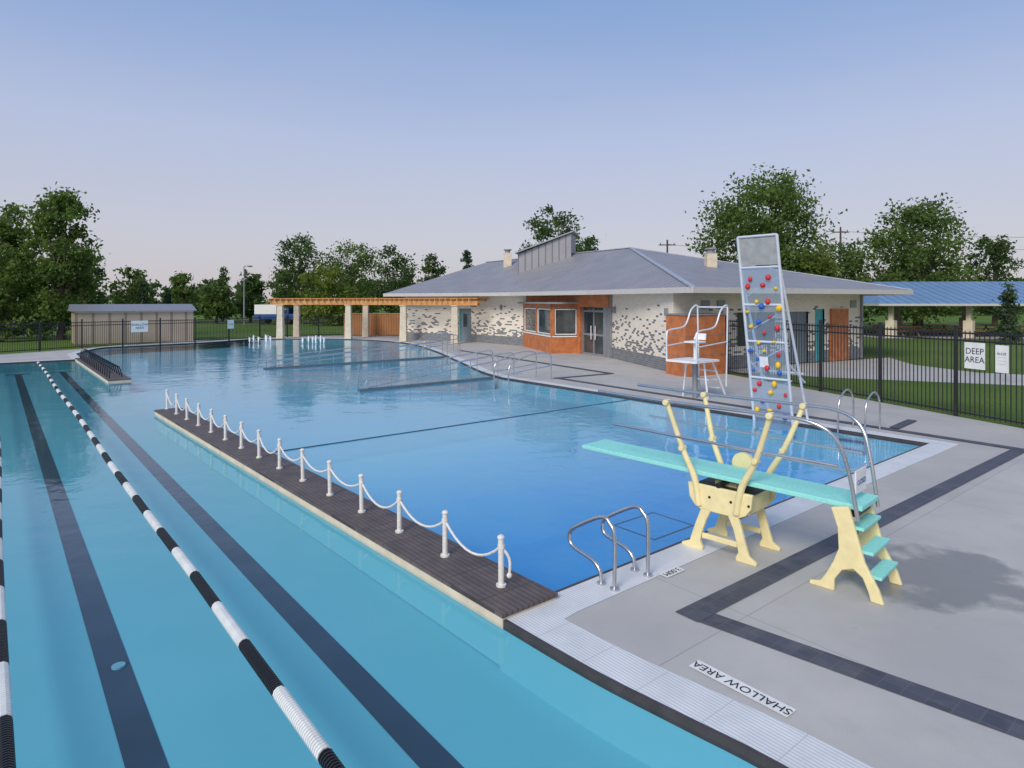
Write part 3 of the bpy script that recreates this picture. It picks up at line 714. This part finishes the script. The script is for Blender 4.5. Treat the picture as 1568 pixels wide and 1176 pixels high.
def slatwall(name, a, b, z0, z1, mat):
    a = Vector((*a, 0)); b = Vector((*b, 0)); L = (b-a).length
    pe = empty(name)
    uvobj('panel', [[(a+Vector((0, 0, z0)), (0, 0)), (b+Vector((0, 0, z0)), (L, 0)), (b+Vector((0, 0, z1)), (L, z1)), (a+Vector((0, 0, z1)), (0, z1))]], mat, pe)
    mb = MB(); n = int(L/1.9)
    for i in range(n+1):
        p = a.lerp(b, i/n); mb.beam(p, p+Vector((0, 0, z1+.06)), .1, .1)
    mb.wallbox(a[:2], b[:2], z1, z1+.05, .1); mb.build('posts', wood, pe)
slatwall('cedar_privacy_screen', (-13.2, 50.5), (-8.2, 49.8), .1, 1.75, slatm)
sh = empty('storage_shed'); a_, b_ = Vector((-27.6, 40.4, 0)), Vector((-22.2, 44.6, 0)); dd = (b_-a_).normalized(); nn = Vector((-dd.y, dd.x, 0))*3.2; L = (b_-a_).length
Z = lambda z: Vector((0, 0, z))
uvobj('walls', [[(a_, (0, 0)), (b_, (L, 0)), (b_+Z(2.1), (L, 2)), (a_+Z(2.1), (0, 2))], [(b_, (0, 0)), (b_+nn, (3, 0)), (b_+nn+Z(2.1), (3, 2)), (b_+Z(2.1), (0, 2))], [(a_, (0, 0)), (a_+nn, (3, 0)), (a_+nn+Z(2.1), (3, 2)), (a_+Z(2.1), (0, 2))], [(a_+nn, (0, 0)), (b_+nn, (L, 0)), (b_+nn+Z(2.1), (L, 2)), (a_+nn+Z(2.1), (0, 2))]], shedm, sh)
mb = MB(); o = nn*.06; e = dd*.2
mb.prism([a_-o-e+Z(2.1), a_+nn*.5-e+Z(2.55), a_+nn+o-e+Z(2.1)], dd*(L+.4), 0); mb.wallbox(a_[:2], b_[:2], 2.0, 2.1, .1, 1, .03)
mb.build('roof', [greym, creamcol], sh)

# ------------------------------------------------------------ picnic pavilion
pv = empty('picnic_pavilion'); r = []
x0, x1 = 27.0, 75.0
r.append([(Vector((x0, 47, 2.55)), (0, 0)), (Vector((x1, 44, 2.55)), (48, 0)), (Vector((x1, 50, 4.35)), (48, 6)), (Vector((x0+3, 53, 4.35)), (3, 6))])
r.append([(Vector((x0, 59, 2.55)), (0, 0)), (Vector((x1, 56, 2.55)), (48, 0)), (Vector((x1, 50, 4.35)), (48, 6)), (Vector((x0+3, 53, 4.35)), (3, 6))])
r.append([(Vector((x0, 47, 2.55)), (0, 0)), (Vector((x0, 59, 2.55)), (12, 0)), (Vector((x0+3, 53, 4.35)), (6, 6))])
uvobj('roof', r, roofblue, pv)
mb = MB()
mb.beam((x0, 47, 2.48), (x1, 44, 2.48), .1, .16, 1); mb.beam((x0, 59, 2.48), (x1, 56, 2.48), .1, .16, 1); mb.beam((x0, 47, 2.48), (x0, 59, 2.48), .1, .16, 1)
for i in range(9):
    for yy in (48.2, 57):
        x = x0+1.5+i*5.6; y = yy-3*(x-x0)/48; mb.beam((x, y, 0), (x, y, 1.3), .6, .6, 0); mb.beam((x, y, 1.3), (x, y, 2.6), .3, .3, 0)
mb.build('columns', [creamcol, fascia], pv)
mb = MB()
for i in range(6):
    for j in range(2):
        x = 31+i*4.5; y = 50.5+j*3.5-(x-27)/16
        mb.beam((x-.9, y, .74), (x+.9, y, .74), .75, .05)
        for yy in (-.65, .65): mb.beam((x-.9, y+yy, .44), (x+.9, y+yy, .44), .25, .05)
        for xx in (-.6, .6): mb.beam((x+xx, y-.6, .05), (x+xx, y+.1, .7), .06, .08); mb.beam((x+xx, y+.6, .05), (x+xx, y-.1, .7), .06, .08)
mb.build('picnic_tables', wood)
sheet('pavilion_floor', [[(27.5, 47.5), (75, 44.5), (75, 56), (27.5, 58.5)]], -0.015, deckm)

mb = MB()
def bx(x0, x1, y0, y1, z0, z1, mi): mb.hexa([Vector((x, y, z0)) for x, y in ((x0, y0), (x1, y0), (x1, y1), (x0, y1))]+[Vector((x, y, z1)) for x, y in ((x0, y0), (x1, y0), (x1, y1), (x0, y1))], mi)
bx(-30.2, -27.6, 75, 77, .6, 2.3, 1); bx(-27.55, -26.2, 75.05, 76.95, .5, 1.9, 0); bx(-26.2, -25.6, 75.1, 76.9, .5, 1.2, 0); bx(-27.3, -26.4, 75.03, 75.06, 1.3, 1.75, 2); bx(-30.2, -27.6, 74.97, 75.0, .6, 1.2, 0)
for x in (-29.3, -26.4):
    for y in (75, 76.8): mb.tube([(x, y, .4), (x, y+.25, .4)], .4, 14, 3)
mb.build('parked_truck', [truckb, whitep, glass, rubber], bevel=.04)
mb = MB(); mb.tube([(-29.3, 70, 0), (-29.3, 70, 6.2)], .08, 8, 0, [.1, .06]); mb.tube(cr([(-29.3, 70, 6.2), (-29.2, 69.8, 6.5), (-28.6, 69.5, 6.55)], 4), .04, 6); mb.ball((-28.4, 69.4, 6.5), .2, 0, (1.5, 1, .5)); mb.build('street_lamp', greym)
for x, y, h in ((38.5, 75, 11.4), (18.2, 75, 9.9)):
    mb = MB(); mb.tube([(x, y, 0), (x, y, h)], .15, 8, 0, [.16, .1]); mb.beam((x-1, y, h-.6), (x+1, y, h-.6), .1, .12)
    for i in (-.8, 0, .8): mb.tube([(x+i, y, h-.54), (x+i, y, h-.35)], .05, 6)
    mb.build('utility_pole', bark)
mb = MB()
for a_, b_ in (((38.5, 75, 10.9), (95, 75, 11.5)), ((18.2, 75, 9.4), (38.5, 75, 10.9)), ((38.5, 75, 9.6), (95, 75, 9.8))):
    a_ = Vector(a_); b_ = Vector(b_); mb.tube([a_.lerp(b_, i/10)-Vector((0, 0, 1.0*4*(i/10)*(1-i/10))) for i in range(11)], .018, 4)
mb.build('power_lines', blackp)
mb = MB()
for cx, cy in ((-17.1, 43.6), (-13.2, 42.6)):
    for i in range(6):
        x = cx-.7+i*.28; y = cy+random.uniform(-.5, .5); h = random.uniform(.28, .45)
        mb.tube([(x, y, WZ), (x+.01, y, h*.6), (x, y, h)], .05, 7, 0, [.03, .06, .03])
        for _ in range(14): mb.ball((x+random.gauss(0, .06), y+random.gauss(0, .06), random.uniform(0, h+.05)), random.uniform(.01, .03), 0, (1, 1, 1), 5, 4)
mb.build('fountain_jets', jetm, smooth=True)

# ------------------------------------------------------------ trees
def leafmat(name, dark, lite):
    m, nt, b = newmat(name)
    g = nt.nodes.new('ShaderNodeNewGeometry')
    n1 = noise(nt, .6, 3)
    c = mixc(nt, remap(nt, n1, .38, .62), dark, lite)
    c = mixc(nt, mathn(nt, 'MULTIPLY', g.outputs['Random Per Island'], .4), c, tuple(x*.5 for x in dark))
    nt.links.new(c, b.inputs['Base Color']); b.inputs['Roughness'].default_value = .65; b.inputs['Specular IOR Level'].default_value = .25
    tr = nt.nodes.new('ShaderNodeBsdfTranslucent'); nt.links.new(mixc(nt, 1, c, (1.5, 1.6, .7), 'MULTIPLY'), tr.inputs[0])
    mx = nt.nodes.new('ShaderNodeMixShader'); mx.inputs[0].default_value = .42
    nt.links.new(b.outputs[0], mx.inputs[1]); nt.links.new(tr.outputs[0], mx.inputs[2]); nt.links.new(mx.outputs[0], nt.nodes['Material Output'].inputs[0])
    return m
lf = {'g': leafmat('foliage_green', (.08, .135, .035), (.18, .26, .07)), 'd': leafmat('foliage_dark', (.055, .10, .035), (.12, .19, .06)),
      'y': leafmat('foliage_yellowgreen', (.13, .18, .035), (.24, .28, .07)), 'b': leafmat('foliage_spruce', (.05, .09, .055), (.11, .165, .09))}
def crown(x, y, h, w, z0, shape, ncl, per, ls):
    cc = []
    while len(cc) < ncl:
        f = rng.random(); z = z0+(h-z0)*f
        if shape == 'cone': r = (1-f)**.9*.95+.05
        elif shape == 'oval': r = math.sin(math.pi*min(1, max(0, .12+f*.86)))**.6
        else: r = math.sqrt(max(0, 1-(2*f-.85)**2/1.4))
        if rng.random() > r: continue
        a = rng.random()*2*math.pi; rr = w/2*r*(rng.random()**.5)*rng.uniform(.74, .98)
        cc.append((x+math.cos(a)*rr, y+math.sin(a)*rr, z-.02*h*rng.random()))
    cc = np.array(cc); rc = w*(.085 if shape != 'cone' else .06)+.18
    rad = rc*rng.uniform(.6, 1.25, ncl)
    c = np.repeat(cc, per, 0)+rng.normal(0, 1, (ncl*per, 3))*np.repeat(rad, per)[:, None]*np.array([.62, .62, .42])
    n = len(c); a = rng.normal(0, 1, (n, 3)); a /= np.linalg.norm(a, axis=1)[:, None]; b = np.cross(a, rng.normal(0, 1, (n, 3))); b /= np.linalg.norm(b, axis=1)[:, None]
    s_ = ls*rng.uniform(.6, 1.3, n)[:, None]; a *= s_; b *= s_*.55
    V = np.stack([c-a, c+b, c+a, c-b], 1).reshape(-1, 3)
    return V, cc
def make_leaf_obj(name, V, mats, mb):
    n0 = len(mb.v); nf = len(V)//4
    verts = mb.v+V.tolist(); F = (np.arange(nf*4).reshape(-1, 4)+n0).tolist()
    me = bpy.data.meshes.new(name); me.from_pydata(verts, [], mb.f+F)
    for m_ in mats: me.materials.append(m_)
    me.polygons.foreach_set('material_index', mb.m+[1]*nf)
    ob = bpy.data.objects.new(name, me); scene.collection.objects.link(ob); return ob
def tree(name, x, y, h, w, z0, kind, shape='round', ncl=110, per=55, ls=.19):
    V, cc = crown(x, y, h, w, z0, shape, ncl, per, ls)
    mb = MB(); tr = h*.018+.05
    top = h*(.9 if shape != 'round' else .7)
    mb.tube([(x, y, -.05), (x+.05, y, z0+.2), (x-.1, y+.1, (z0+top)/2), (x, y, top)], tr, 8, 0, [tr*1.35, tr, tr*.7, tr*.15])
    for i in rng.choice(len(cc), min(22, len(cc)), replace=False):
        c = cc[i]; zb = max(z0*.8, z0+(c[2]-z0)*.35); mb.tube([(x, y, zb), ((x*1.1+c[0]*.9)/2, (y*1.1+c[1]*.9)/2, (zb+c[2])/2+.1), tuple(c)], .05, 5, 0, [tr*.45, tr*.28, .015])
    return make_leaf_obj(name, V, [bark, lf[kind]], mb)
tree('poplar_tree', -32.4, 46, 10.9, 5.2, .6, 'g', 'oval', 150, 70, .16)
tree('poplar_tree', -37.0, 47, 9.8, 5.4, .6, 'g', 'oval', 130, 65, .17)
tree('poplar_tree', -34.8, 43.5, 6.5, 3.2, .3, 'g', 'oval', 60, 60, .15)
tree('broadleaf_tree', -26.0, 78, 10.6, 7.5, 1.2, 'd', 'round', 110)
tree('broadleaf_tree', -21.0, 84, 10.0, 9.5, 1.2, 'g', 'round', 120)
tree('willow_tree', -20.8, 72, 6.6, 6.5, .5, 'y', 'round', 90)
tree('broadleaf_tree', -14.6, 80, 9.4, 6.5, 1.2, 'd', 'round', 90)
tree('broadleaf_tree', -10.6, 85, 8.8, 4.5, 1.2, 'd', 'oval', 60)
tree('spruce_tree', -6.0, 85, 9.6, 3.4, .6, 'b', 'cone', 60)
tree('maple_tree', 4.6, 70, 12.9, 7.4, 2, 'd', 'round', 120)
tree('maple_tree', 9.0, 76, 10.4, 5, 2, 'd', 'oval', 60)
tree('cottonwood_tree', 23.6, 60, 14.3, 12.8, 2.2, 'g', 'round', 250, 75, .19)
tree('broadleaf_tree', 31.8, 62, 8.2, 8.0, .8, 'g', 'round', 110)
tree('broadleaf_tree', 27.2, 58, 7.2, 6.0, .8, 'y', 'round', 90)
tree('broadleaf_tree', 21, 66, 7.2, 5.6, .8, 'd', 'round', 70)
tree('maple_tree', 39.8, 63, 12.4, 9.9, 1.6, 'g', 'round', 185, 70, .19)
tree('maple_tree', 52.8, 70, 9.8, 6.2, 1.6, 'd', 'round', 90)
tree('broadleaf_tree', 46, 72, 7.6, 8, 1.0, 'd', 'round', 80)
tree('broadleaf_tree', 60, 68, 7.5, 7, 1.0, 'g', 'round', 80)
tree('arborvitae', 32.2, 41.5, 3.9, 1.5, .1, 'b', 'cone', 60, 60, .1)
for x, y, h, w, k_, sh_ in ((-38.5, 85, 7.3, 3.2, 'd', 'cone'), (-43, 84, 6.0, 4.5, 'g', 'round'), (-47.5, 80, 7.0, 4.4, 'g', 'round'), (-50, 75, 9, 4.4, 'd', 'oval'), (-36, 78, 5.5, 4, 'g', 'round'), (-45, 78, 5.2, 1.6, 'b', 'cone'), (-33.5, 82, 6.3, 4.2, 'd', 'round'), (-30, 86, 7.2, 5, 'd', 'round'), (-54, 80, 7, 5, 'g', 'round'), (-41, 76, 4.2, 1.6, 'b', 'cone')):
    tree('park_tree', x, y, h, w, .8, k_, sh_, 55, 45, .21)
Vs = []; mbt = MB()
for i in range(95):
    x = -150+i*3.4+rng.uniform(-1.5, 1.5); y = rng.uniform(118, 140); h = rng.uniform(5.0, 8.2)
    V, cc = crown(x, y, h, rng.uniform(5, 9), .3, rng.choice(['round', 'round', 'oval']), 26, 30, .40); Vs.append(V)
    mbt.tube([(x, y, 0), (x, y, h*.7)], .15, 5, 0)
make_leaf_obj('distant_tree_line', np.concatenate(Vs), [bark, lf['d']], mbt)

# ------------------------------------------------------------ sky, sun, camera
w = bpy.data.worlds.new('World'); scene.world = w; w.use_nodes = True; nt = w.node_tree
bg = nt.nodes['Background']
sky = nt.nodes.new('ShaderNodeTexSky'); sky.sky_type = 'NISHITA'; sky.sun_disc = False
EL, RO = math.radians(36), math.radians(208)
sky.sun_elevation = EL; sky.sun_rotation = RO; sky.air_density = 1.0; sky.dust_density = 2.0; sky.ozone_density = 2.0
# evening haze: pale lilac low down, soft blue above, blended over the physical sky
tc = nt.nodes.new('ShaderNodeTexCoord'); sp = nt.nodes.new('ShaderNodeSeparateXYZ'); nt.links.new(tc.outputs['Generated'], sp.inputs[0])
rp_ = nt.nodes.new('ShaderNodeValToRGB'); nt.links.new(sp.outputs[2], rp_.inputs[0]); r_ = rp_.color_ramp
r_.elements[0].position = 0; r_.elements[0].color = (.62, .57, .59, 1); r_.elements[1].position = 1; r_.elements[1].color = (.22, .32, .55, 1)
for p_, c_ in ((.10, (.58, .58, .67)), (.24, (.47, .54, .75)), (.42, (.23, .38, .69)), (.6, (.22, .35, .62))):
    e_ = r_.elements.new(p_); e_.color = (*c_, 1)
nz = nt.nodes.new('ShaderNodeTexNoise'); nz.inputs['Scale'].default_value = 1.6; nz.inputs['Detail'].default_value = 4
mp = nt.nodes.new('ShaderNodeMapping'); mp.inputs['Scale'].default_value = (1, 1, 5); nt.links.new(tc.outputs['Generated'], mp.inputs[0]); nt.links.new(mp.outputs[0], nz.inputs['Vector'])
haze = mixc(nt, remap(nt, nz.outputs[0], .35, .7, 0, .12), rp_.outputs[0], (.64, .62, .68))
sc_ = mixc(nt, 1.0, haze, (8.2, 8.2, 8.2), 'MULTIPLY')
nt.links.new(mixc(nt, .86, sky.outputs[0], sc_), bg.inputs[0]); bg.inputs[1].default_value = 0.125
sv = Vector((math.sin(RO)*math.cos(EL), math.cos(RO)*math.cos(EL), math.sin(EL)))
ld = bpy.data.lights.new('sun', 'SUN'); ld.energy = 2.5; ld.angle = math.radians(24); ld.color = (1, .93, .84)
lo = bpy.data.objects.new('sun', ld); lo.rotation_euler = sv.to_track_quat('Z', 'Y').to_euler(); scene.collection.objects.link(lo)
cd = bpy.data.cameras.new('camera'); cd.sensor_width = 36; cd.lens = 980/1568*36; cd.shift_y = -(588-460)/1568; cd.clip_end = 3000; cd.clip_start = .1
co = bpy.data.objects.new('camera', cd); co.location = (0, 0, 2.8); co.rotation_euler = (math.radians(90), 0, 0); scene.collection.objects.link(co)
scene.camera = co
scene.view_settings.view_transform = 'Standard'; scene.view_settings.look = 'None'; scene.view_settings.exposure = 0
